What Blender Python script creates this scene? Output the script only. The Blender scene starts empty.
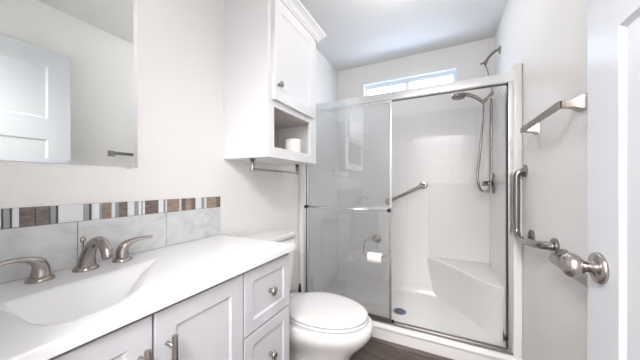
import bpy, bmesh, math, random
from mathutils import Vector, Matrix
random.seed(4)
S = bpy.context.scene
COL = S.collection
# ---------------------------------------------------------------- camera
cd = bpy.data.cameras.new('camera'); cam = bpy.data.objects.new('camera', cd); COL.objects.link(cam)
cam.location = (1.14, 0.0, 1.16)
cam.rotation_euler = (math.radians(90), 0, math.radians(26.5))
cd.sensor_width = 36; cd.lens = 246 / 640 * 36; cd.shift_y = 4 / 640; cd.clip_start = 0.02
S.camera = cam
# ---------------------------------------------------------------- world, lights, exposure
W = bpy.data.worlds.new('world'); S.world = W; W.use_nodes = True
bg = W.node_tree.nodes['Background']; bg.inputs[0].default_value = (0.66, 0.80, 1.0, 1); bg.inputs[1].default_value = 5.0
S.view_settings.view_transform = 'Standard'; S.view_settings.look = 'None'
S.view_settings.gamma = 1; S.view_settings.use_curve_mapping = False
S.view_settings.exposure = 0.22
DOME_FILL_W, HALL_FILL_W, DAY_W = 5.4, 74.0, 24.0

def area(name, loc, rot, sx, sy, power, col):
    l = bpy.data.lights.new(name, 'AREA'); l.shape = 'RECTANGLE'; l.size = sx; l.size_y = sy
    l.energy = power; l.color = col
    o = bpy.data.objects.new(name, l); COL.objects.link(o); o.location = loc; o.rotation_euler = rot
    return o
R90 = math.radians(90)
area('hall_fill_light', (1.1, -0.75, 2.38), (math.radians(25), 0, 0), 0.9, 0.5, HALL_FILL_W, (1, .985, .985))  # added fill lamp in the unseen hallway behind the camera
pl = bpy.data.lights.new('dome_fill_light', 'POINT'); pl.energy = DOME_FILL_W; pl.shadow_soft_size = .11; pl.color = (1, .955, .925)
po = bpy.data.objects.new('dome_fill_light', pl); COL.objects.link(po); po.location = (0.90, 1.56, 2.32)  # added point lamp that does the lighting for the unseen dome
area('daylight_window', (0.79, 3.0, 2.16), (math.radians(-102), 0, 0), 0.95, 0.3, DAY_W, (.72, .84, 1))

# ---------------------------------------------------------------- materials
def mat(name, col, rough=0.5, metal=0.0, **kw):
    m = bpy.data.materials.new(name); m.use_nodes = True
    b = m.node_tree.nodes['Principled BSDF']
    b.inputs['Base Color'].default_value = (*col, 1); b.inputs['Roughness'].default_value = rough
    b.inputs['Metallic'].default_value = metal
    for k, v in kw.items(): b.inputs[k].default_value = v
    return m
def nd(m, t): return m.node_tree.nodes.new(t)
def lk(m, a, b): m.node_tree.links.new(a, b)
def pos(m):
    g = nd(m, 'ShaderNodeNewGeometry'); return g.outputs['Position']
def noise_bump(m, scale, strength, dist=0.002, detail=3):
    n = nd(m, 'ShaderNodeTexNoise'); n.inputs['Scale'].default_value = scale; n.inputs['Detail'].default_value = detail
    lk(m, pos(m), n.inputs['Vector'])
    b = nd(m, 'ShaderNodeBump'); b.inputs['Strength'].default_value = strength; b.inputs['Distance'].default_value = dist
    lk(m, n.outputs[0], b.inputs['Height']); lk(m, b.outputs[0], m.node_tree.nodes['Principled BSDF'].inputs['Normal'])
def ramp_noise(m, scale, stops, stretch=(1, 1, 1), detail=5, dist=0.0):
    mp = nd(m, 'ShaderNodeMapping'); mp.inputs['Scale'].default_value = stretch
    lk(m, pos(m), mp.inputs['Vector'])
    n = nd(m, 'ShaderNodeTexNoise'); n.inputs['Scale'].default_value = scale; n.inputs['Detail'].default_value = detail
    n.inputs['Distortion'].default_value = dist
    lk(m, mp.outputs[0], n.inputs['Vector'])
    r = nd(m, 'ShaderNodeValToRGB')
    while len(r.color_ramp.elements) < len(stops): r.color_ramp.elements.new(0.5)
    for e, (p, c) in zip(r.color_ramp.elements, stops): e.position = p; e.color = (*c, 1)
    lk(m, n.outputs[0], r.inputs[0]); lk(m, r.outputs[0], m.node_tree.nodes['Principled BSDF'].inputs['Base Color'])
    return r

M = {}
M['wall'] = mat('wall_paint', (.88, .865, .85), .7); noise_bump(M['wall'], 95, .35, .003)
M['ceiling'] = mat('ceiling_paint', (.80, .80, .80), .85); noise_bump(M['ceiling'], 90, .3, .003)
M['white'] = mat('white_cabinet_paint', (.84, .84, .85), .38)
M['vanity'] = mat('pale_grey_cabinet_paint', (.57, .57, .60), .38)
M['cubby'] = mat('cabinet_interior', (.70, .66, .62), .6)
M['door'] = mat('door_paint', (.68, .70, .735), .35)
M['marble'] = mat('cultured_marble', (.86, .86, .87), .2)
M['porcelain'] = mat('porcelain', (.74, .735, .73), .08)
M['seat'] = mat('toilet_seat_plastic', (.76, .755, .75), .18)
M['nickel'] = mat('brushed_nickel', (.43, .395, .37), .27, 1.0)
M['steel'] = mat('satin_steel', (.30, .285, .27), .25, 1.0)
M['chrome'] = mat('chrome', (.80, .81, .83), .10, 1.0)
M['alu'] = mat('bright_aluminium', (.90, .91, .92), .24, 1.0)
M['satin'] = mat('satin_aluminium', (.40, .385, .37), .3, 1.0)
M['gap_shade'] = mat('aluminium_shadow_gap', (.10, .10, .10), .4, .6)
M['stile'] = mat('stile_aluminium', (.72, .71, .70), .25, 1.0)
M['black'] = mat('black_rubber', (.015, .015, .015), .5)
M['mirror'] = mat('mirror_silver', (.90, .93, .905), .0, 1.0)
M['mirror_bevel'] = mat('mirror_bevel', (.93, .94, .94), .16, 1.0)
M['paper'] = mat('tissue_paper', (.88, .87, .86), .9)
M['card'] = mat('cardboard', (.5, .4, .3), .9)
M['vinyl'] = mat('window_vinyl', (.82, .87, .92), .35)
M['shade'] = mat('added_dome_glass', (.9, .88, .85), .3)
M['shade'].node_tree.nodes['Principled BSDF'].inputs['Emission Color'].default_value = (1, .93, .85, 1)
M['shade'].node_tree.nodes['Principled BSDF'].inputs['Emission Strength'].default_value = 1  # glow of the added ceiling dome
M['drainmetal'] = mat('drain_metal', (.20, .26, .32), .35, .8)
M['acc_white'] = mat('white_glass_tile', (.80, .82, .84), .08)
M['acc_grey'] = mat('grey_glass_tile', (.36, .37, .38), .12)
M['acc_brown'] = mat('brown_stone_tile', (.2, .15, .12), .35)
ramp_noise(M['acc_brown'], 45, [(.3, (.12, .095, .085)), (.7, (.25, .205, .18))], (1, 1, 3))
M['acc_tan'] = mat('tan_stone_tile', (.3, .22, .18), .35)
ramp_noise(M['acc_tan'], 45, [(.3, (.26, .19, .155)), (.7, (.42, .33, .28))], (1, 1, 3))
M['acc_dark'] = mat('dark_stone_tile', (.12, .10, .09), .3)
M['grout'] = mat('grout', (.30, .29, .28), .9)
M['tile'] = mat('marble_look_tile', (.6, .6, .6), .22)
ramp_noise(M['tile'], 7, [(.30, (.58, .585, .59)), (.5, (.68, .685, .69)), (.75, (.74, .745, .75))], (1, 1.3, 1.9), 9, 1.6)
M['pane'] = mat('window_pane', (1, 1, 1), .0, 0, **{'Transmission Weight': 1.0, 'IOR': 1.05})

# obscure shower glass: a smooth reflective outside face, a blurring body
g = bpy.data.materials.new('obscure_glass'); g.use_nodes = True; M['glass'] = g
nt = g.node_tree; nt.nodes.clear()
out = nt.nodes.new('ShaderNodeOutputMaterial'); mx = nt.nodes.new('ShaderNodeMixShader')
fr = nt.nodes.new('ShaderNodeFresnel'); fr.inputs[0].default_value = 2.4
gl = nt.nodes.new('ShaderNodeBsdfGlossy'); gl.inputs['Roughness'].default_value = .015; gl.inputs['Color'].default_value = (.9, .93, .93, 1)
rf = nt.nodes.new('ShaderNodeBsdfRefraction'); rf.inputs['Roughness'].default_value = .22; rf.inputs['IOR'].default_value = 1.01
rf.inputs['Color'].default_value = (.985, .99, .99, 1)
tl = nt.nodes.new('ShaderNodeBsdfTranslucent'); tl.inputs[0].default_value = (.93, .945, .945, 1)
m2 = nt.nodes.new('ShaderNodeMixShader'); m2.inputs[0].default_value = .2
nt.links.new(rf.outputs[0], m2.inputs[1]); nt.links.new(tl.outputs[0], m2.inputs[2])
geo = nt.nodes.new('ShaderNodeNewGeometry'); fm_ = nt.nodes.new('ShaderNodeMath'); fm_.operation = 'SUBTRACT'; fm_.use_clamp = True
nt.links.new(fr.outputs[0], fm_.inputs[0]); nt.links.new(geo.outputs['Backfacing'], fm_.inputs[1])      # the coated outer faces reflect, not the inside of the glass
nt.links.new(fm_.outputs[0], mx.inputs[0]); 
tr = nt.nodes.new('ShaderNodeBsdfTransparent'); m3 = nt.nodes.new('ShaderNodeMixShader'); m3.inputs[0].default_value = .15
nt.links.new(m2.outputs[0], m3.inputs[1]); nt.links.new(tr.outputs[0], m3.inputs[2]); nt.links.new(m3.outputs[0], mx.inputs[1]); nt.links.new(gl.outputs[0], mx.inputs[2])
nt.links.new(mx.outputs[0], out.inputs[0])

def tile_pattern(name, axis, size=.1016):
    """moulded square-tile relief of the shower surround; axis = the horizontal axis of that wall"""
    m = mat(name, (.84, .83, .825), .16)
    s = nd(m, 'ShaderNodeSeparateXYZ'); c = nd(m, 'ShaderNodeCombineXYZ'); lk(m, pos(m), s.inputs[0])
    lk(m, s.outputs['X' if axis == 'x' else 'Y'], c.inputs[0]); lk(m, s.outputs['Z'], c.inputs[1])
    b = nd(m, 'ShaderNodeTexBrick'); b.offset = 0; b.squash = 1
    b.inputs['Scale'].default_value = 1; b.inputs['Brick Width'].default_value = size; b.inputs['Row Height'].default_value = size
    b.inputs['Mortar Size'].default_value = .003; b.inputs['Mortar Smooth'].default_value = .5
    b.inputs['Color1'].default_value = (.84, .83, .825, 1); b.inputs['Color2'].default_value = (.84, .83, .825, 1)
    b.inputs['Mortar'].default_value = (.79, .78, .775, 1)
    lk(m, c.outputs[0], b.inputs['Vector'])
    lk(m, b.outputs['Color'], m.node_tree.nodes['Principled BSDF'].inputs['Base Color'])
    bu = nd(m, 'ShaderNodeBump'); bu.invert = True; bu.inputs['Strength'].default_value = .15; bu.inputs['Distance'].default_value = .002
    lk(m, b.outputs['Fac'], bu.inputs['Height']); lk(m, bu.outputs[0], m.node_tree.nodes['Principled BSDF'].inputs['Normal'])
    return m
M['fibre'] = mat('smooth_fibreglass', (.79, .775, .765), .14)
M['fibre_x'] = tile_pattern('tiled_fibreglass_back', 'x')
M['fibre_y'] = tile_pattern('tiled_fibreglass_side', 'y')

fm = mat('dark_wood_plank', (.1, .07, .05), .45); M['floor'] = fm
br = nd(fm, 'ShaderNodeTexBrick'); br.inputs['Scale'].default_value = 1; br.inputs['Brick Width'].default_value = 1.2
br.inputs['Row Height'].default_value = .15; br.inputs['Mortar Size'].default_value = .0015
br.inputs['Color1'].default_value = (.085, .064, .052, 1); br.inputs['Color2'].default_value = (.17, .13, .108, 1); br.inputs['Mortar'].default_value = (.02, .015, .012, 1)
lk(fm, pos(fm), br.inputs['Vector'])
mp = nd(fm, 'ShaderNodeMapping'); mp.inputs['Scale'].default_value = (2.5, 38, 1); lk(fm, pos(fm), mp.inputs[0])
nz = nd(fm, 'ShaderNodeTexNoise'); nz.inputs['Scale'].default_value = 1.6; nz.inputs['Detail'].default_value = 8; nz.inputs['Distortion'].default_value = .8
lk(fm, mp.outputs[0], nz.inputs['Vector'])
rp = nd(fm, 'ShaderNodeValToRGB'); rp.color_ramp.elements[0].position = .3; rp.color_ramp.elements[0].color = (.35, .35, .35, 1)
rp.color_ramp.elements[1].position = .7; rp.color_ramp.elements[1].color = (1.7, 1.65, 1.6, 1); lk(fm, nz.outputs[0], rp.inputs[0])
mm = nd(fm, 'ShaderNodeMix'); mm.data_type = 'RGBA'; mm.blend_type = 'MULTIPLY'; mm.inputs[0].default_value = 1
lk(fm, br.outputs['Color'], mm.inputs[6]); lk(fm, rp.outputs[0], mm.inputs[7])
lk(fm, mm.outputs[2], fm.node_tree.nodes['Principled BSDF'].inputs['Base Color'])

# ---------------------------------------------------------------- helpers
WORLD = {}
def world_of(o): return WORLD.get(o.name, Vector((0, 0, 0))) if o else Vector((0, 0, 0))
def obj(name, bm, mats, parent=None, smooth=False, bevel=0.0, seg=2, angle=35):
    vs = [v.co for v in bm.verts]
    lo = Vector([min(v[i] for v in vs) for i in range(3)]); hi = Vector([max(v[i] for v in vs) for i in range(3)])
    org = Vector(((lo.x + hi.x) / 2, (lo.y + hi.y) / 2, lo.z))
    bmesh.ops.translate(bm, vec=-org, verts=bm.verts)
    me = bpy.data.meshes.new(name); bm.to_mesh(me); bm.free()
    for m in (mats if isinstance(mats, (list, tuple)) else [mats]): me.materials.append(m)
    if smooth:
        for p in me.polygons: p.use_smooth = True
    o = bpy.data.objects.new(name, me); COL.objects.link(o)
    WORLD[o.name] = org
    o.location = org - world_of(parent)
    if parent: o.parent = parent
    if bevel:
        b = o.modifiers.new('bevel', 'BEVEL'); b.width = bevel; b.segments = seg; b.limit_method = 'ANGLE'; b.angle_limit = math.radians(angle)
        if smooth or seg > 1:
            for p in me.polygons: p.use_smooth = True
            o.modifiers.new('wn', 'WEIGHTED_NORMAL')
    return o
def thing(name, label, cat, loc, group=None):
    o = bpy.data.objects.new(name, None); COL.objects.link(o); o.location = loc; o.empty_display_size = .05
    WORLD[o.name] = Vector(loc); o['label'] = label; o['category'] = cat
    if group: o['group'] = group
    return o
def tag(o, label, cat, group=None):
    o['label'] = label; o['category'] = cat
    if group: o['group'] = group
    return o
def struct(o): o['kind'] = 'structure'; return o
def box(bm, x0, x1, y0, y1, z0, z1, mi=0):
    v = [bm.verts.new((x, y, z)) for x in (x0, x1) for y in (y0, y1) for z in (z0, z1)]
    for f in ((0, 1, 3, 2), (4, 6, 7, 5), (0, 4, 5, 1), (2, 3, 7, 6), (0, 2, 6, 4), (1, 5, 7, 3)):
        q = bm.faces.new([v[i] for i in f]); q.material_index = mi
    return bm
def B(*a): return box(bmesh.new(), *a)
def loft(bm, rings, cap=True, close=False):
    rs = [[bm.verts.new(p) for p in r] for r in rings]
    n = len(rs[0])
    pairs = list(zip(rs, rs[1:])) + ([(rs[-1], rs[0])] if close else [])
    for a, b in pairs:
        for i in range(n):
            bm.faces.new((a[i], a[(i + 1) % n], b[(i + 1) % n], b[i]))
    if cap and not close:
        bm.faces.new(list(reversed(rs[0]))); bm.faces.new(rs[-1])
    bmesh.ops.recalc_face_normals(bm, faces=bm.faces)
    return bm
def lathe(bm, o, axis, prof, n=28, cap=True):
    """prof = (radius, distance along axis)"""
    a = Vector(axis).normalized(); o = Vector(o)
    u = a.orthogonal().normalized(); w = a.cross(u)
    return loft(bm, [[o + a * d + (u * math.cos(2 * math.pi * i / n) + w * math.sin(2 * math.pi * i / n)) * max(r, 1e-4) for i in range(n)] for r, d in prof], cap)
def smooth_path(pts, k=6):
    pts = [Vector(p) for p in pts]; out = []
    P = [2 * pts[0] - pts[1]] + pts + [2 * pts[-1] - pts[-2]]
    for i in range(1, len(P) - 2):
        p0, p1, p2, p3 = P[i - 1:i + 3]
        for j in range(k):
            t = j / k
            out.append(.5 * ((2 * p1) + (p2 - p0) * t + (2 * p0 - 5 * p1 + 4 * p2 - p3) * t * t + (3 * p1 - p0 - 3 * p2 + p3) * t ** 3))
    out.append(pts[-1]); return out
def lerp_list(vals, n):
    out = []
    for i in range(n):
        f = i / (n - 1) * (len(vals) - 1); a = min(int(f), len(vals) - 2); out.append(vals[a] + (vals[a + 1] - vals[a]) * (f - a))
    return out
def tube(bm, pts, r, n=14, k=6, flat=1.0, up=None, smoothp=True):
    """swept tube; r = radius or list along the path; flat squeezes it along the up vector"""
    P = smooth_path(pts, k) if smoothp else [Vector(p) for p in pts]
    rr = lerp_list(r, len(P)) if isinstance(r, (list, tuple)) else [r] * len(P)
    ff = lerp_list(flat, len(P)) if isinstance(flat, (list, tuple)) else [flat] * len(P)
    T = [(P[min(i + 1, len(P) - 1)] - P[max(i - 1, 0)]).normalized() for i in range(len(P))]
    nrm = (Vector(up) if up else T[0].orthogonal()); rings = []
    for p, t, q, fl in zip(P, T, rr, ff):
        nrm = (nrm - t * nrm.dot(t)).normalized(); b = t.cross(nrm)
        rings.append([p + nrm * math.cos(2 * math.pi * i / n) * q * fl + b * math.sin(2 * math.pi * i / n) * q for i in range(n)])
    return loft(bm, rings)
def arc_path(pts, rad, k=6):
    """polyline with its corners rounded to a radius"""
    pts = [Vector(p) for p in pts]; out = [pts[0]]
    for a, b, c in zip(pts, pts[1:], pts[2:]):
        d1 = (a - b).normalized(); d2 = (c - b).normalized(); p = b + d1 * rad; q = b + d2 * rad
        for j in range(k + 1):
            t = j / k; out.append((1 - t) ** 2 * p + 2 * t * (1 - t) * b + t * t * q)
    return out + [pts[-1]]
def panel_board(to3, u0, u1, v0, v1, thick, holes, slope=.010, depth=.007, cham=.002):
    """board in (u, v) with recessed panels; to3(u, v, w) gives the world point, w = 0 at the front face"""
    bm = bmesh.new()
    def q(*p): bm.faces.new([bm.verts.new(to3(*a)) for a in p])
    c = cham; U0, U1, V0, V1 = u0 + c, u1 - c, v0 + c, v1 - c
    us = sorted({U0, U1} | {h[i] for h in holes for i in (0, 1)}); vs = sorted({V0, V1} | {h[i] for h in holes for i in (2, 3)})
    for a, b in zip(us, us[1:]):
        for d, e in zip(vs, vs[1:]):
            if any(h[0] <= a and b <= h[1] and h[2] <= d and e <= h[3] for h in holes): continue
            q((a, d, 0), (b, d, 0), (b, e, 0), (a, e, 0))
    for h0, h1, k0, k1 in holes:
        s = slope; D = -depth; e = .35 * depth
        o = [(h0, k0), (h1, k0), (h1, k1), (h0, k1)]
        def ins(x): return [(h0 + x, k0 + x), (h1 - x, k0 + x), (h1 - x, k1 - x), (h0 + x, k1 - x)]
        lv = [(o, 0), (ins(s * .25), -e), (ins(s), D)]
        for (A, za), (Bq, zb) in zip(lv, lv[1:]):
            for i in range(4):
                j = (i + 1) % 4; q((*A[i], za), (*A[j], za), (*Bq[j], zb), (*Bq[i], zb))
        q(*[(*p, D) for p in ins(s)])
    outer = [(u0, v0), (u1, v0), (u1, v1), (u0, v1)]; inner = [(U0, V0), (U1, V0), (U1, V1), (U0, V1)]
    for i in range(4):
        j = (i + 1) % 4
        q((*inner[i], 0), (*inner[j], 0), (*outer[j], -c), (*outer[i], -c))
        q((*outer[i], -c), (*outer[j], -c), (*outer[j], -thick), (*outer[i], -thick))
    q(*[(*p, -thick) for p in outer])
    bmesh.ops.remove_doubles(bm, verts=bm.verts, dist=1e-5)
    bmesh.ops.recalc_face_normals(bm, faces=bm.faces)
    return bm

# ---------------------------------------------------------------- setting
RW, YB, ZC = 1.573, 2.77, 2.526           # right wall, back wall, ceiling
T = .10
HY = -1.3
struct(obj('floor', B(-T, RW + T, HY - T, YB + T, -.05, 0), M['floor']))
struct(obj('ceiling', B(-T, RW + T, HY - T, YB + T, ZC, ZC + .08), M['ceiling']))
struct(obj('wall_left', B(-T, 0, HY, YB + T, 0, ZC), M['wall']))
struct(obj('wall_right', B(RW, RW + T, HY, YB + T, 0, ZC), M['wall']))
WX0, WX1, WZ0, WZ1 = .325, 1.262, 2.085, 2.305
bm = bmesh.new()
box(bm, 0, WX0, YB, YB + T, 0, ZC); box(bm, WX1, RW, YB, YB + T, 0, ZC)
box(bm, WX0, WX1, YB, YB + T, 0, WZ0); box(bm, WX0, WX1, YB, YB + T, WZ1, ZC)
struct(obj('wall_back', bm, M['wall']))
bm = bmesh.new()
DX0, DX1, DZ = .70, 1.50, 2.16
box(bm, 0, DX0, -.12, -.02, 0, ZC); box(bm, DX1, RW, -.12, -.02, 0, ZC); box(bm, DX0, DX1, -.12, -.02, DZ, ZC)
struct(obj('wall_near', bm, M['wall']))
struct(obj('wall_hall', B(-T, RW + T, HY - T, HY, 0, ZC), M['wall']))  # unseen hallway end wall, added to close in the fill light
bm = bmesh.new()
for y0, y1 in ((-.02, -.005), (-.135, -.12)):
    box(bm, DX0 - .06, DX0, y0, y1, 0, DZ + .06); box(bm, DX0, DX1, y0, y1, DZ, DZ + .06)
struct(obj('trim_1', bm, M['door']))

# window in the back wall: white sliding transom window
wn = struct(obj('window_1', (lambda b: (box(b, WX0, WX0 + .03, YB + .045, YB + .095, WZ0, WZ1), box(b, WX1 - .03, WX1, YB + .045, YB + .095, WZ0, WZ1),
     box(b, WX0 + .03, WX1 - .03, YB + .045, YB + .095, WZ1 - .05, WZ1), box(b, WX0 + .03, WX1 - .03, YB + .045, YB + .095, WZ0, WZ0 + .035), b)[-1])(bmesh.new()), M['vinyl']))
xm = (WX0 + WX1) / 2
obj('mullion', B(xm - .022, xm + .022, YB + .05, YB + .09, WZ0 + .035, WZ1 - .05), M['vinyl'], wn)
obj('pane', B(WX0 + .03, xm - .022, YB + .066, YB + .070, WZ0 + .035, WZ1 - .05), M['pane'], wn)
obj('pane', B(xm + .022, WX1 - .03, YB + .072, YB + .076, WZ0 + .035, WZ1 - .05), M['pane'], wn)
bm = bmesh.new(); e = .012
box(bm, WX0 - e, WX0 + .004, YB - .006, YB + .045, WZ0 - e, WZ1 + e); box(bm, WX1 - .004, WX1 + e, YB - .006, YB + .045, WZ0 - e, WZ1 + e)
box(bm, WX0 + .004, WX1 - .004, YB - .006, YB + .045, WZ1 - .004, WZ1 + e); box(bm, WX0 + .004, WX1 - .004, YB - .006, YB + .045, WZ0 - e, WZ0 + .004)
obj('window_frame', bm, M['vinyl'], wn)

# entrance door, open along the right wall
XD = 1.463; DY0, DY1 = .075, .849
def to_door(u, v, w): return (XD - w, u, v)
holes = [(DY0 + .125, DY1 - .125, 1.64, 2.02), (DY0 + .125, DY1 - .125, .25, 1.485)]
door = struct(obj('door_1', panel_board(to_door, DY0, DY1, .012, 2.145, .035, holes, .012, .006, .003), M['door']))
bm = bmesh.new()
yk, zk = .791, .967
lathe(bm, (XD, yk, zk), (-1, 0, 0), [(.035, 0), (.036, .003), (.034, .008), (.026, .011), (.013, .014), (.012, .024)], 40)
obj('knob_rose', bm, M['nickel'], door, True)
bm = bmesh.new()
lathe(bm, (XD, yk, zk), (-1, 0, 0), [(.012, .018), (.013, .026), (.018, .031), (.025, .038), (.0285, .047), (.028, .054), (.023, .061), (.018, .0645), (.016, .0655), (.008, .0645), (.0, .0645)], 40)
obj('door_knob', bm, M['nickel'], door, True)
for z in (.25, 1.1, 1.95):
    obj('hinge', lathe(bmesh.new(), (XD - .004, DY0 - .004, z - .045), (0, 0, 1), [(.006, 0), (.006, .09)], 12), M['nickel'], door)

# ---------------------------------------------------------------- shower stall
XL, XR, YF, YS = .045, 1.525, 1.86, 2.71      # inner faces and front plane of the surround
st = thing('shower_stall', 'white moulded shower stall with square tile relief behind the sliding glass doors', 'shower', ((XL + XR) / 2, 2.3, 0))
# pan with curb: cross-section swept across x, floor dished between
bm = bmesh.new()
prof = [(1.846, 0), (1.846, .075), (1.838, .085), (1.838, .098), (1.846, .108), (1.858, .112), (1.935, .112), (1.95, .104), (1.965, .045), (1.99, .033), (2.25, .028), (2.62, .036), (2.68, .045), (2.705, .075), (2.71, .12), (2.765, .12), (2.765, 0)]
rings = [[(x, y, z) for y, z in prof] for x in (.002, RW - .002)]
loft(bm, rings)
obj('shower_pan', bm, M['fibre'], st, bevel=.004)
zt = 1.89
obj('back_panel', B(XL, XR, YS, YB - .002, .12, zt), M['fibre_x'], st, bevel=.006)
obj('side_panel', B(.002, XL, YF, YB - .002, .11, zt), M['fibre_y'], st, bevel=.010, seg=3)
obj('side_panel', B(XR, RW - .002, YF, YB - .002, .11, zt), M['fibre_y'], st, bevel=.010, seg=3)
# thicker plain back-rest area above the seat
obj('backrest_panel', B(1.02, XR, YS - .007, YS, .43, 1.17), M['fibre'], st, bevel=.005, seg=3)
# corner seat: curved front from the back panel to the right panel
topc = [(1.00, 2.705), (1.10, 2.62), (1.20, 2.50), (1.29, 2.38), (1.36, 2.27), (1.42, 2.20), (1.48, 2.145), (1.527, 2.125)]
botc = [(1.07, 2.705), (1.16, 2.62), (1.25, 2.52), (1.33, 2.42), (1.40, 2.31), (1.45, 2.235), (1.49, 2.19), (1.527, 2.17)]
bm = bmesh.new()
def seat_ring(c, z, k=0):
    pts = [Vector((x + k, y + k, z)) for x, y in c]; pts[0].y = 2.705; pts[-1].x = 1.527
    return pts + [Vector((1.527, 2.712, z))]
loft(bm, [seat_ring(botc, .02), seat_ring(topc, .385), seat_ring(topc, .42), seat_ring(topc, .43, .008), seat_ring(topc, .428, .03)])
obj('corner_seat', bm, M['fibre'], st, bevel=.008, seg=3, angle=30)
# drain
bm = bmesh.new(); lathe(bm, (.80, 2.27, .0295), (0, 0, 1), [(.055, 0), (.055, .003), (.045, .004), (.0, .004)], 32)
dr = obj('drain', bm, M['drainmetal'], st)
bm = bmesh.new()
for i in range(8):
    a = i * math.pi / 4; box(bm, .80 + .028 * math.cos(a) - .006, .80 + .028 * math.cos(a) + .006, 2.27 + .028 * math.sin(a) - .006, 2.27 + .028 * math.sin(a) + .006, .0335, .0345)
obj('drain_slots', bm, M['black'], dr)

# ---------------------------------------------------------------- shower door frame and panels
YD0, YD1 = 1.868, 1.928
fr_ = thing('shower_door_frame', 'polished aluminium header, side jambs and bottom track framing the shower opening', 'shower frame', (.78, 1.897, .11))
bm = bmesh.new()
rings = []
hp = [(YD0, 1.790), (YD0 + .004, 1.785), (YD0 + .020, 1.785), (YD0 + .020, 1.795), (YD1 - .018, 1.795), (YD1 - .018, 1.785), (YD1, 1.785), (YD1, 1.842), (YD0 + .010, 1.845), (YD0 + .002, 1.840), (YD0, 1.845)]
loft(bm, [[(x, y, z) for y, z in hp] for x in (XL, XR)])
obj('header_rail', bm, M['alu'], fr_, bevel=.002)
obj('side_jamb', B(XL, XL + .026, YD0 + .002, YD1 - .004, .1125, 1.785), M['alu'], fr_, bevel=.003)
obj('side_jamb', B(XR - .024, XR, YD0 + .002, YD1 - .004, .1125, 1.785), M['alu'], fr_, bevel=.003)
bm = bmesh.new()
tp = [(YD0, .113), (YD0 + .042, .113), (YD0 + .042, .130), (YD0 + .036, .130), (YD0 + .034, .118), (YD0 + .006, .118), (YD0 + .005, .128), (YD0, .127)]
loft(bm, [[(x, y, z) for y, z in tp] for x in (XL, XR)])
obj('bottom_track', bm, M['satin'], fr_)  # shade on the track's front put into its darker metal colour
obj('bumper', B(XR - .042, XR - .024, YD0 + .004, YD0 + .02, .19, .21), M['black'], fr_, bevel=.002)
bm = bmesh.new(); box(bm, XL + .001, XR - .001, YD0 + .022, YD1 - .02, 1.783, 1.790)
obj('header_channel_shade', bm, M['gap_shade'], fr_)  # dark strip painted in for the shade inside the header's hollow
for s, x in ((1, XL + .026), (-1, XR - .024)):
    obj('jamb_seal', B(min(x, x + s * .004), max(x, x + s * .004), YD0 + .006, YD1 - .008, .138, 1.784), M['black'], fr_)

def slider(name, label, x0, x1, y, bar_side, z0=.139, z1=1.79):
    t = thing(name, label, 'shower door', ((x0 + x1) / 2, y, z0))
    obj('glass_pane', B(x0 + .008, x1 - .008, y - .003, y + .003, z0 + .012, z1 - .012), M['glass'], t)
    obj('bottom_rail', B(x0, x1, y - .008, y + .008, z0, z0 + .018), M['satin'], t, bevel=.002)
    obj('top_rail', B(x0, x1, y - .008, y + .008, z1 - .02, z1), M['alu'], t, bevel=.002)
    obj('stile', B(x1 - .018, x1, y - .010, y + .010, z0 + .018, z1 - .02), M['stile'], t, bevel=.003)
    obj('stile', B(x0, x0 + .012, y - .009, y + .009, z0 + .018, z1 - .02), M['alu'], t, bevel=.003)
    zb = .965; yb = y + bar_side * .036
    bar = obj('towel_bar', tube(bmesh.new(), [(x0 + .004, yb, zb), (x1 - .006, yb, zb)], .008, 14, 1), M['chrome'], t, True)
    for x in (x0 + .004, x1 - .014):
        a, b = sorted((yb + bar_side * .011, y + bar_side * .0095))
        obj('bar_bracket', B(x - .009, x + .011, a, b, zb - .014, zb + .013), M['black'], bar, bevel=.003)
    return t
slider('sliding_shower_door', 'sliding glass shower door panel with a chrome towel bar across its front', .076, .800, 1.884, -1)
obj_guide = tag(obj('door_guide', B(.800, .818, 1.870, 1.884, .1325, .150), M['black'], None, bevel=.002), 'small black plastic guide on the bottom track at the sliding panel corner', 'door guide')

# shower grab bar on the back panel, sloping
g_ = thing('grab_bar', 'short sloping steel grab bar on the back wall inside the shower', 'grab bar', (.70, YS, .99))
a, b = Vector((.965, YS, 1.150)), Vector((.62, YS, .970))
pth = arc_path([a + Vector((0, -.006, 0)), a + Vector((0, -.055, 0)), b + Vector((0, -.055, 0)), b + Vector((0, -.006, 0))], .02)
obj('bar', tube(bmesh.new(), pth, .015, 16, smoothp=False), M['steel'], g_, True)
for p in (a, b): obj('flange', lathe(bmesh.new(), p, (0, -1, 0), [(.038, 0), (.038, .012), (.034, .016), (.017, .018)], 28), M['steel'], g_, bevel=.001)

# shower head, arm, holder, hose
t = thing('handheld_shower', 'handheld shower head in its bracket with a steel arm high on the shower wall', 'shower head', (1.50, 2.53, 2.29))
obj('wall_flange', lathe(bmesh.new(), (RW, 2.53, 2.29), (-1, 0, 0), [(.033, 0), (.032, .006), (.020, .014), (.012, .017)], 28), M['steel'], t, True)
obj('shower_arm', tube(bmesh.new(), [(RW - .01, 2.53, 2.29), (1.54, 2.53, 2.287), (1.51, 2.53, 2.262), (1.485, 2.53, 2.232), (1.468, 2.53, 2.205)], .011, 14), M['steel'], t, True)
dv = obj('diverter', lathe(bmesh.new(), (1.476, 2.53, 2.218), (-.5, 0, -.86), [(.012, 0), (.017, .004), (.017, .022), (.011, .028)], 20), M['steel'], t, True)
obj('diverter_knob', lathe(bmesh.new(), (1.467, 2.53, 2.203), (-1, 0, -.1), [(.006, 0), (.006, .022), (.009, .024), (.009, .034), (.004, .036)], 14), M['steel'], dv, True)
obj('extension_pipe', tube(bmesh.new(), [(1.467, 2.53, 2.19), (1.487, 2.518, 2.09), (1.507, 2.508, 2.0), (1.515, 2.505, 1.945)], .007, 10), M['steel'], t, True)
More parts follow.
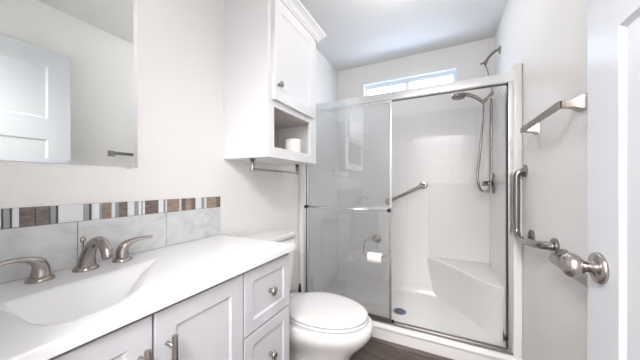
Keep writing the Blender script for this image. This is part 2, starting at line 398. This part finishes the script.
obj('bracket', lathe(bmesh.new(), (1.520, 2.505, 1.935), (-.68, 0, -.73), [(.010, 0), (.015, .004), (.015, .035), (.011, .042), (.011, .060), (.016, .064), (.016, .092), (.010, .098)], 18), M['steel'], t, True)
hs = obj('handset', tube(bmesh.new(), [(1.452, 2.50, 1.853), (1.425, 2.50, 1.883), (1.385, 2.50, 1.915), (1.335, 2.50, 1.940), (1.290, 2.50, 1.948)], [.012, .013, .015, .016, .020], 16), M['steel'], t, True)
obj('spray_head', lathe(bmesh.new(), (1.265, 2.50, 1.958), (-.10, 0, -1), [(.012, -.004), (.034, 0), (.050, .008), (.055, .020), (.053, .036), (.044, .040), (.0, .040)], 28), M['steel'], hs, True)
obj('hose', tube(bmesh.new(), [(1.452, 2.50, 1.853), (1.448, 2.49, 1.80), (1.440, 2.47, 1.65), (1.420, 2.46, 1.40), (1.405, 2.455, 1.24), (1.412, 2.45, 1.15), (1.435, 2.45, 1.105), (1.470, 2.45, 1.105), (1.495, 2.46, 1.15), (1.503, 2.48, 1.25), (1.505, 2.49, 1.50), (1.508, 2.495, 1.75), (1.506, 2.50, 1.88)], .009, 10, 8), M['steel'], t, True)

t = thing('shower_valve', 'oval brushed nickel shower valve with a lever handle below the shower head', 'shower valve', (1.525, 2.51, 1.16))
bm = bmesh.new()
rings = []
for k, dx in ((1, 0), (1, .006), (.9, .010), (.6, .012)):
    rings.append([(XR - dx, 2.51 + .048 * k * math.cos(a * math.pi / 16), 1.165 + .088 * k * math.sin(a * math.pi / 16)) for a in range(32)])
loft(bm, rings); obj('escutcheon', bm, M['steel'], t, bevel=.002)
obj('valve_stem', lathe(bmesh.new(), (XR - .01, 2.51, 1.165), (-1, 0, 0), [(.026, 0), (.024, .03), (.020, .045), (.012, .05)], 24), M['steel'], t, True)
obj('lever', tube(bmesh.new(), [(XR - .050, 2.51, 1.165), (XR - .064, 2.47, 1.176), (XR - .080, 2.41, 1.172), (XR - .090, 2.37, 1.15)], [.018, .014, .011, .010], 12, flat=.8), M['steel'], t, True)

# ---------------------------------------------------------------- wall cabinet over the toilet
CY0, CY1, CX, CZ0 = 1.033, 1.578, .321, 1.305
wc = thing('wall_cabinet', 'tall white wall cabinet with one panelled door above an open cubby over the toilet', 'cabinet', (CX / 2, (CY0 + CY1) / 2, CZ0))
OY0, OY1, OZ0, OZ1 = 1.085, 1.492, 1.362, 1.582
bm = bmesh.new()
box(bm, .001, CX - .019, CY0, CY0 + .016, CZ0, 2.24); box(bm, .001, CX - .019, CY1 - .016, CY1, CZ0, 2.24)
box(bm, .001, CX - .019, CY0 + .016, CY1 - .016, CZ0, CZ0 + .016); box(bm, .001, CX - .019, CY0 + .016, CY1 - .016, 2.224, 2.24)
# face frame
box(bm, CX - .019, CX, CY0, OY0, CZ0, 2.24); box(bm, CX - .019, CX, OY1, CY1, CZ0, 2.24)
box(bm, CX - .019, CX, OY0, OY1, CZ0, OZ0); box(bm, CX - .019, CX, OY0, OY1, OZ1, 2.24)
obj('cabinet_body', bm, M['white'], wc)
bm = bmesh.new()
box(bm, .002, .008, CY0 + .016, CY1 - .016, CZ0 + .016, 2.224)
box(bm, .008, CX - .019, CY0 + .016, CY1 - .016, OZ0 - .012, OZ0)
box(bm, .008, CX - .019, CY0 + .016, CY1 - .016, OZ1 + .004, OZ1 + .02)
obj('cubby_interior', bm, M['cubby'], wc)
cdz = panel_board(lambda u, v, w: (CX + .020 + w, u, v), 1.066, 1.512, 1.615, 2.172, .019, [(1.066 + .062, 1.512 - .062, 1.615 + .062, 2.172 - .062)], .012, .007, .003)
dd = obj('cabinet_door', cdz, M['white'], wc)
def knob(parent, p, ax=(1, 0, 0), m='nickel', s=1.0):
    bm = lathe(bmesh.new(), p, ax, [(.009 * s, 0), (.0075 * s, .004), (.006 * s, .012), (.009 * s, .017), (.0155 * s, .021), (.0165 * s, .025), (.013 * s, .029), (.004 * s, .031)], 22)
    return obj('knob', bm, M[m], parent, True)
knob(dd, (CX + .020, 1.098, 1.70), m='steel')
bm = bmesh.new(); rings = []
for z, o in ((2.185, 0.001), (2.187, .014), (2.198, .016), (2.203, .022), (2.222, .030), (2.236, .046), (2.240, .054), (2.252, .056)):
    rings.append([(.001, CY0 - .001, z), (CX + o, CY0 - .001, z), (CX + o, CY1 + o, z), (.001, CY1 + o, z)])
loft(bm, rings); obj('crown_moulding', bm, M['white'], wc)
# towel bar under it
t = thing('towel_bar', 'slim nickel towel bar hung under the white wall cabinet', 'towel bar', (.18, 1.305, 1.24))
obj('bar', B(.172, .188, 1.07, 1.548, 1.236, 1.250), M['nickel'], t, bevel=.003)
for y in (1.072, 1.546):
    p = obj('post', lathe(bmesh.new(), (.18, y, 1.232), (0, 0, 1), [(.010, 0), (.011, .004), (.011, CZ0 - 1.232 - .004)], 18), M['nickel'], t, True)
    obj('post_plate', lathe(bmesh.new(), (.18, y, CZ0 - .004), (0, 0, 1), [(.022, 0), (.022, .004)], 20), M['nickel'], p)

def roll(name, label, c, axis, r=.052, h=.1, ri=.02, sheet=False):
    bm = bmesh.new()
    lathe(bm, c, axis, [(ri, 0), (r - .003, 0), (r, .003), (r, h - .003), (r - .003, h), (ri, h)], 36, cap=False)
    t = thing(name, label, 'toilet paper', c, None)
    o = obj('paper', bm, M['paper'], t, True); o.modifiers.new('w', 'WEIGHTED_NORMAL')
    for p in o.data.polygons: p.use_smooth = abs(p.normal.dot(Vector(axis))) < .5
    bm = bmesh.new(); lathe(bm, c, axis, [(ri - .0015, .0005), (ri, .0005), (ri, h - .0005), (ri - .0015, h - .0005), (ri - .0015, .0005)], 24, cap=False)
    obj('cardboard_core', bm, M['card'], t, True)
    return t
roll('toilet_paper_roll', 'white toilet paper roll standing upright in the open cubby of the wall cabinet', (.225, 1.425, OZ0), (0, 0, 1), .054, .10)

# toilet paper holder on the glass
t = thing('toilet_paper_holder', 'chrome toilet paper holder fixed to the front of the sliding glass panel', 'toilet paper holder', (.688, 1.88, .74))
obj('suction_flange', lathe(bmesh.new(), (.688, 1.881, .740), (0, -1, 0), [(.034, 0), (.034, .008), (.028, .016), (.012, .018), (.010, .045), (.013, .047), (.013, .056), (.004, .060)], 28), M['satin'], t, True)
obj('holder_arm', tube(bmesh.new(), arc_path([(.688, 1.832, .738), (.608, 1.832, .730), (.600, 1.832, .622), (.745, 1.832, .622), (.790, 1.832, .655)], .022), .006, 12, smoothp=False), M['satin'], t, True)
roll('toilet_paper_roll', 'nearly used toilet paper roll on the chrome holder in front of the shower glass', (.634, 1.832, .608), (1, 0, 0), .037, .105, .016)

# ---------------------------------------------------------------- mirror, backsplash
MY0, MY1, MZ0, MZ1 = -.015, .577, 1.228, 2.02
bm = bmesh.new(); bv = .016
rings = [[(x, y0, z0), (x, y1, z0), (x, y1, z1), (x, y0, z1)] for x, y0, y1, z0, z1 in
         ((.001, MY0, MY1, MZ0, MZ1), (.005, MY0, MY1, MZ0, MZ1), (.0062, MY0 + bv, MY1 - bv, MZ0 + bv, MZ1 - bv))]
loft(bm, rings)
bm.faces.ensure_lookup_table()
for f in bm.faces:
    if .3 < abs(f.normal.x) < .9999 and f.calc_center_median().x > .003: f.material_index = 1
mr = tag(obj('mirror', bm, [M['mirror'], M['mirror_bevel']]), 'large mirror on the left wall above the marble-tile backsplash', 'mirror')
obj('mirror_clip', B(.001, .010, .535, .550, MZ0 - .006, MZ0 + .006), M['chrome'], mr, bevel=.002)

bs = thing('backsplash', 'grey marble tile backsplash topped by a brown, white and grey mosaic strip behind the sink', 'backsplash', (.005, .52, .874))
Z0, Z1, Z2 = .8745, 1.031, 1.089
obj('grout_bed', B(.001, .007, -.018, .996, Z0, Z2 - .001), M['grout'], bs)
for y0, y1 in ((-.018, .081), (.083, .386), (.388, .691), (.693, .997)):
    obj('marble_tile', B(.002, .011, y0, y1, Z0 + .001, Z1 - .001), M['tile'], bs, bevel=.0012)
def u2y(u):
    a = (u - 320) / 246; s, c = math.sin(math.radians(26.5)), math.cos(math.radians(26.5)); return 1.14 * (c + a * s) / (s - a * c)
seq = [(-.018, .03, 'w'), (.03, .045, 'g'), (.045, .09, 'b'), (.09, .12, 'w'), (.12, .15, 't'), (.15, .165, 'g'), (.165, .2226, 'w'),
 (.2226, .2255, 'd'), (.2255, .2385, 'g'), (.2385, .242, 'd'), (.242, .2562, 'w'), (.2562, .289, 'b'), (.289, .3205, 'b'), (.3205, .3345, 'g'), (.3345, .339, 'd'),
 (.339, .4025, 'w'), (.4025, .418, 'g'), (.418, .4248, 'd')]
us = [79, 98, 101, 110, 114, 118, 126, 133, 137, 140, 141.2, 143.5, 157, 162, 164, 165.5, 178, 180, 184, 190, 194, 196.5, 200, 203, 205, 215, 219]
ks = 'wgtwgbwgwgwbwgwtwbtbwwgwtb'
ys = [.4248] + [round(u2y(u) , 4) for u in us[1:]]
ys[-1] = .997
seq += [(ys[i], ys[i + 1], ks[i]) for i in range(len(ks))]
idx = {'w': 0, 'g': 1, 'b': 2, 't': 3, 'd': 4}
bm = bmesh.new()
for y0, y1, k in seq: box(bm, .002, .0115, y0 + .0006, y1 - .0006, Z1 + .0008, Z2, idx[k])
obj('mosaic_strip', bm, [M['acc_white'], M['acc_grey'], M['acc_brown'], M['acc_tan'], M['acc_dark']], bs)

# ---------------------------------------------------------------- vanity cabinet
VY0, VY1 = .0, .985
va = thing('vanity_cabinet', 'pale grey vanity cabinet with panelled doors and drawers under the white countertop', 'cabinet', (.24, .5, 0))
bm = bmesh.new(); box(bm, .002, .474, VY0, VY0 + .018, .09, .845); box(bm, .002, .474, VY1 - .018, VY1, .09, .845)
box(bm, .002, .010, VY0 + .018, VY1 - .018, .09, .845); box(bm, .010, .474, VY0 + .018, VY1 - .018, .09, .105); box(bm, .002, .42, VY0, VY1, 0, .09)
box(bm, .456, .474, VY0 + .018, VY1 - .018, .105, .845)
obj('cabinet_body', bm, M['vanity'], va)
XF = .495
def front(name, y0, y1, z0, z1, fw):
    return obj(name, panel_board(lambda u, v, w: (XF + w, u, v), y0, y1, z0, z1, .0195, [(y0 + fw, y1 - fw, z0 + fw, z1 - fw)], .007, .006, .002), M['vanity'], va)
ZTOP = .834
def pull(parent, y, z0, z1):
    h = obj('bar_handle', tube(bmesh.new(), [(XF + .032, y, z0), (XF + .032, y, z1)], .0075, 16, 1), M['nickel'], parent, True)
    h.modifiers.new('w', 'EDGE_SPLIT')
    for z in (z0 + .028, z1 - .028):
        obj('handle_post', lathe(bmesh.new(), (XF, y, z), (1, 0, 0), [(.006, 0), (.005, .002), (.005, .030)], 14), M['nickel'], h, True)
d = front('cabinet_door', .367, .672, .105, ZTOP, .055); pull(d, .398, .61, .772)
d = front('cabinet_door', .055, .361, .105, ZTOP, .055); pull(d, .333, .61, .772)
for z0, z1 in ((.597, ZTOP), (.312, .590), (.105, .305)):
    d = front('drawer_front', .680, .972, z0, z1, .045); knob(d, (XF - .0, .828, (z0 + z1) / 2), s=1.1)

# countertop with integral basin, as a height field
outline = [(.150, .585), (.172, .45), (.182, .27), (.196, .185), (.24, .172), (.30, .172), (.37, .180), (.42, .195), (.445, .225), (.447, .27), (.440, .315), (.415, .36), (.373, .405), (.30, .455), (.22, .515), (.165, .575)]
def sd(p):
    x, y = p; best = 9; ins = False; n = len(outline)
    for i in range(n):
        x0, y0 = outline[i]; x1, y1 = outline[(i + 1) % n]
        dx, dy = x1 - x0, y1 - y0; t = max(0, min(1, ((x - x0) * dx + (y - y0) * dy) / (dx * dx + dy * dy)))
        best = min(best, math.hypot(x - x0 - t * dx, y - y0 - t * dy))
        if (y0 > y) != (y1 > y) and x < (x1 - x0) * (y - y0) / (y1 - y0) + x0: ins = not ins
    return best if ins else -best
TX, TY0, TY1, TZ = .512, -.012, 1.0, .874
def sm(t): t = max(0, min(1, t)); return t * t * (3 - 2 * t)
def hz(x, y):
    d = sd((x, y))
    h = .095 * sm((d + .003) / .095)
    return TZ - h
NX, NY = 96, 190
bm = bmesh.new(); vv = []
for i in range(NX + 1):
    row = []
    for j in range(NY + 1):
        x = .001 + (TX - .004 - .001) * i / NX; y = TY0 + .003 + (TY1 - TY0 - .006) * j / NY
        row.append(bm.verts.new((x, y, hz(x, y))))
    vv.append(row)
for i in range(NX):
    for j in range(NY): bm.faces.new((vv[i][j], vv[i + 1][j], vv[i + 1][j + 1], vv[i][j + 1]))
edge = [vv[i][0] for i in range(NX + 1)] + [vv[NX][j] for j in range(1, NY + 1)] + [vv[i][NY] for i in range(NX - 1, -1, -1)] + [vv[0][j] for j in range(NY - 1, 0, -1)]
prev = edge
for o, z in ((.0022, TZ - .0012), (.003, TZ - .0035), (.003, TZ - .026), (.001, TZ - .028)):
    ring = []
    for v in edge:
        x = v.co.x + (o * (v.co.x > TX - .005)); y = v.co.y + (o if v.co.y > TY1 - .004 else -o if v.co.y < TY0 + .004 else 0)
        ring.append(bm.verts.new((x, y, z)))
    for k in range(len(edge)): bm.faces.new((prev[k], ring[k], ring[(k + 1) % len(edge)], prev[(k + 1) % len(edge)]))
    prev = ring
bmesh.ops.recalc_face_normals(bm, faces=bm.faces)
ct = obj('countertop', bm, M['marble'], None, True)
for p in ct.data.polygons: p.use_smooth = abs(p.normal.z) > .5
tag(ct, 'glossy white countertop with an integral sink basin on the grey vanity', 'countertop')
bz = hz(.31, .30)
obj('sink_drain', lathe(bmesh.new(), (.31, .30, bz - .001), (0, 0, 1), [(.030, 0), (.030, .004), (.022, .005), (.020, .003), (.018, .008), (.0, .010)], 28), M['chrome'], ct, True)

# ---------------------------------------------------------------- faucet
FX, FY = .068, .389
fa = thing('sink_faucet', 'arched brushed nickel spout with pop-up rod on the white countertop', 'faucet', (FX, FY, TZ))
obj('base_flange', lathe(bmesh.new(), (FX, FY, TZ), (0, 0, 1), [(.034, 0), (.034, .004), (.030, .010), (.024, .014)], 32), M['nickel'], fa, True)
obj('spout', tube(bmesh.new(), [(FX + .002, FY, TZ + .010), (FX + .012, FY, TZ + .045), (FX + .036, FY, TZ + .080), (FX + .070, FY, TZ + .101), (FX + .106, FY, TZ + .100), (FX + .134, FY, TZ + .082), (FX + .143, FY, TZ + .062)],
    [.026, .0205, .0168, .0152, .0152, .0155, .015], 22, flat=[1, 1, 1, .95, .95, .95, 1]), M['nickel'], fa, True)
obj('aerator', lathe(bmesh.new(), (FX + .141, FY, TZ + .067), (.2, 0, -1), [(.014, 0), (.0135, .012), (.010, .013)], 20), M['steel'], fa, True)
obj('popup_rod', lathe(bmesh.new(), (FX - .022, FY, TZ + .008), (0, 0, 1), [(.003, 0), (.003, .077), (.006, .080), (.009, .088), (.006, .096), (.003, .099)], 16), M['nickel'], fa, True)
def handle(s, where):
    y = FY + s * .105
    h = thing('faucet_handle', where, 'faucet handle', (FX, y, TZ), 'sink faucet handles')
    obj('base_flange', lathe(bmesh.new(), (FX, y, TZ), (0, 0, 1), [(.031, 0), (.031, .004), (.027, .010), (.022, .013)], 32), M['nickel'], h, True)
    obj('lever', tube(bmesh.new(), [(FX, y, TZ + .010), (FX, y - s * .001, TZ + .035), (FX + .004, y + s * .006, TZ + .055), (FX + .012, y + s * .030, TZ + .070), (FX + .024, y + s * .058, TZ + .076), (FX + .036, y + s * .085, TZ + .077)],
        [.0225, .019, .0165, .0115, .0085, .007], 18, flat=[1, 1, .95, .7, .6, .6], up=(0, -s, 0)), M['nickel'], h, True)
handle(-1, 'brushed nickel faucet lever left of the arched spout')
handle(1, 'brushed nickel faucet lever between the arched spout and the toilet')

# ---------------------------------------------------------------- toilet
TYc = 1.285
to = thing('toilet', 'white two-piece toilet with closed lid between the vanity and the shower', 'toilet', (.40, TYc, 0))
def egg(x0, x1, hw, z, n=48, sq=2.35, back=.62):
    """seat outline: rounder front (high x), squarer back"""
    L = x1 - x0; xc = x0 + L * .46; pts = []
    for i in range(n):
        a = 2 * math.pi * i / n; ca, sa = math.cos(a), math.sin(a)
        if ca >= 0: e = 2.05; x = xc + (x1 - xc) * abs(ca) ** (2 / e); 
        else: e = sq + 1.0; x = xc - (xc - x0) * abs(ca) ** (2 / e)
        y = hw * math.copysign(abs(sa) ** (2 / (2.05 if ca >= 0 else sq)), sa)
        if ca < 0: y *= 1 - (1 - back) * ((xc - x) / (xc - x0)) ** 2.2
        pts.append((x, TYc + y, z))
    return pts
bm = bmesh.new()
loft(bm, [egg(.20, .700, .130, 0), egg(.20, .700, .130, .012), egg(.21, .690, .118, .03), egg(.22, .665, .105, .10), egg(.21, .672, .107, .18), egg(.19, .695, .126, .225), egg(.16, .740, .160, .275),
          egg(.13, .783, .190, .320), egg(.12, .805, .208, .355), egg(.12, .810, .212, .378), egg(.12, .808, .210, .403), egg(.12, .798, .200, .413)])
obj('bowl', bm, M['porcelain'], to, True).modifiers.new('w', 'WEIGHTED_NORMAL')
bm = bmesh.new()
loft(bm, [egg(.290, 0.766, 0.175, 0.4132), egg(.285, 0.777, 0.185, 0.4155), egg(.283, 0.782, 0.189, 0.4180), egg(.283, 0.782, 0.189, 0.4250), egg(.285, 0.778, 0.185, 0.4285), egg(.290, 0.766, 0.174, 0.4300)])
obj('seat', bm, M['seat'], to, True)
bm = bmesh.new()
loft(bm, [egg(.290, 0.764, 0.172, 0.4320), egg(.283, 0.775, 0.184, 0.4345), egg(.281, 0.779, 0.187, 0.4360), egg(.281, 0.779, 0.187, 0.4430), egg(.284, 0.775, 0.183, 0.4490), egg(.295, .756, 0.172, 0.4535), egg(.33, .72, 0.141, 0.4560), egg(.42, .62, 0.058, 0.4570)])
obj('lid', bm, M['seat'], to, True)
for s in (-1, 1):
    obj('hinge', lathe(bmesh.new(), (.272, TYc + s * .075 - .02, .427), (0, 1, 0), [(.011, 0), (.012, .003), (.012, .037), (.011, .04)], 16), M['seat'], to, True)
def rrect(x0, x1, y0, y1, z, r=.03, n=5):
    pts = []
    for cx, cy, a0 in ((x1 - r, y1 - r, 0), (x0 + r, y1 - r, 90), (x0 + r, y0 + r, 180), (x1 - r, y0 + r, 270)):
        for k in range(n + 1):
            a = math.radians(a0 + 90 * k / n); pts.append((cx + r * math.cos(a), cy + r * math.sin(a), z))
    return pts
def rr(z, k, r=.035): return rrect(.022 - k * .3, .205 + k, TYc - .198 - k, TYc + .198 + k, z, r)
bm = bmesh.new(); loft(bm, [rr(.404, -.014), rr(.42, -.008), rr(.55, -.002), rr(.70, .003), rr(.792, .006)])
obj('tank', bm, M['porcelain'], to, True).modifiers.new('w', 'WEIGHTED_NORMAL')
bm = bmesh.new(); loft(bm, [rr(.792, .004), rr(.795, .012), rr(.815, .014, .04), rr(.824, .010, .04), rr(.828, -.002, .04)])
obj('tank_lid', bm, M['porcelain'], to, True).modifiers.new('w', 'WEIGHTED_NORMAL')
obj('flush_lever', tube(bmesh.new(), [(.208, TYc - .15, .745), (.222, TYc - .15, .745), (.225, TYc - .12, .742), (.225, TYc - .08, .738)], .006, 12), M['chrome'], to, True)

# toilet brush behind the toilet
t = thing('toilet_brush', 'short black toilet brush in its holder in the corner by the shower jamb', 'toilet brush', (.065, 1.775, 0))
obj('brush_holder', lathe(bmesh.new(), (.065, 1.775, .0), (0, 0, 1), [(.045, 0), (.050, .006), (.044, .05), (.036, .14), (.033, .17), (.028, .172)], 28), M['black'], t, True)
obj('brush_handle', lathe(bmesh.new(), (.065, 1.775, .168), (0, 0, 1), [(.016, 0), (.018, .02), (.015, .08), (.012, .12), (.007, .15), (.003, .158)], 20), M['black'], t, True)

# ---------------------------------------------------------------- right wall fittings
t = thing('towel_bar', 'flat brushed nickel towel bar on the right wall above the grab bars', 'towel bar', (RW, 1.38, 1.43))
bx_, bz_ = 1.508, 1.438
obj('bar', B(bx_ - .006, bx_ + .006, 1.142, 1.618, bz_ - .013, bz_ + .013), M['steel'], t, bevel=.002)
for y in (1.155, 1.605):
    bm = bmesh.new()
    loft(bm, [[(x, y - hy, bz_ - hz_), (x, y + hy, bz_ - hz_), (x, y + hy, bz_ + hz_), (x, y - hy, bz_ + hz_)] for x, hy, hz_ in ((bx_ + .004, .013, .011), (RW - .03, .016, .015), (RW - .012, .024, .024), (RW - .001, .027, .027))])
    obj('bracket', bm, M['nickel'], t, bevel=.002)

def wall_flange(parent, y, z, r=.036):
    obj('flange', lathe(bmesh.new(), (RW, y, z), (-1, 0, 0), [(r, 0), (r, .010), (r - .003, .013), (.017, .014)], 30), M['steel'], parent, bevel=.001)
GX = 1.529
t = thing('grab_bar', 'bent steel grab bar, upright then running level, beside the shower opening', 'grab bar', (GX, 1.7, .9))
pth = arc_path([(RW - .004, 1.812, 1.235), (GX, 1.812, 1.235), (GX, 1.812, .868), (GX, 1.72, .845), (GX, 1.40, .890), (RW - .004, 1.385, .893)], .036, 8)
obj('bar', tube(bmesh.new(), pth, .0175, 18, smoothp=False), M['steel'], t, True)
wall_flange(t, 1.812, 1.235); wall_flange(t, 1.385, .893); wall_flange(t, 1.69, .878)
obj('support_post', lathe(bmesh.new(), (GX, 1.69, .862), (1, 0, 0), [(.010, 0), (.010, RW - GX)], 16), M['steel'], t, True)
t = thing('grab_bar', 'level steel grab bar running along the right wall behind the open door', 'grab bar', (GX, 1.0, .86))
pth = arc_path([(RW - .004, 1.290, .868), (GX, 1.290, .868), (GX, .68, .868), (RW - .004, .68, .868)], .036, 8)
obj('bar', tube(bmesh.new(), pth, .0175, 18, smoothp=False), M['steel'], t, True)
wall_flange(t, 1.290, .868); wall_flange(t, .68, .868)

# ---------------------------------------------------------------- added ceiling lamp above the view, put in to light the room
t = thing('added_ceiling_light', 'round flush dome light added out of view on the bathroom ceiling', 'added light fixture', (.90, 1.56, 2.44))
obj('rim', lathe(bmesh.new(), (.90, 1.56, ZC - .025), (0, 0, 1), [(.15, 0), (.155, .005), (.155, .025)], 40), M['nickel'], t, True)
obj('dome', lathe(bmesh.new(), (.90, 1.56, ZC - .085), (0, 0, 1), [(.0, 0), (.05, .004), (.10, .02), (.135, .045), (.145, .06)], 40), M['shade'], t, True)
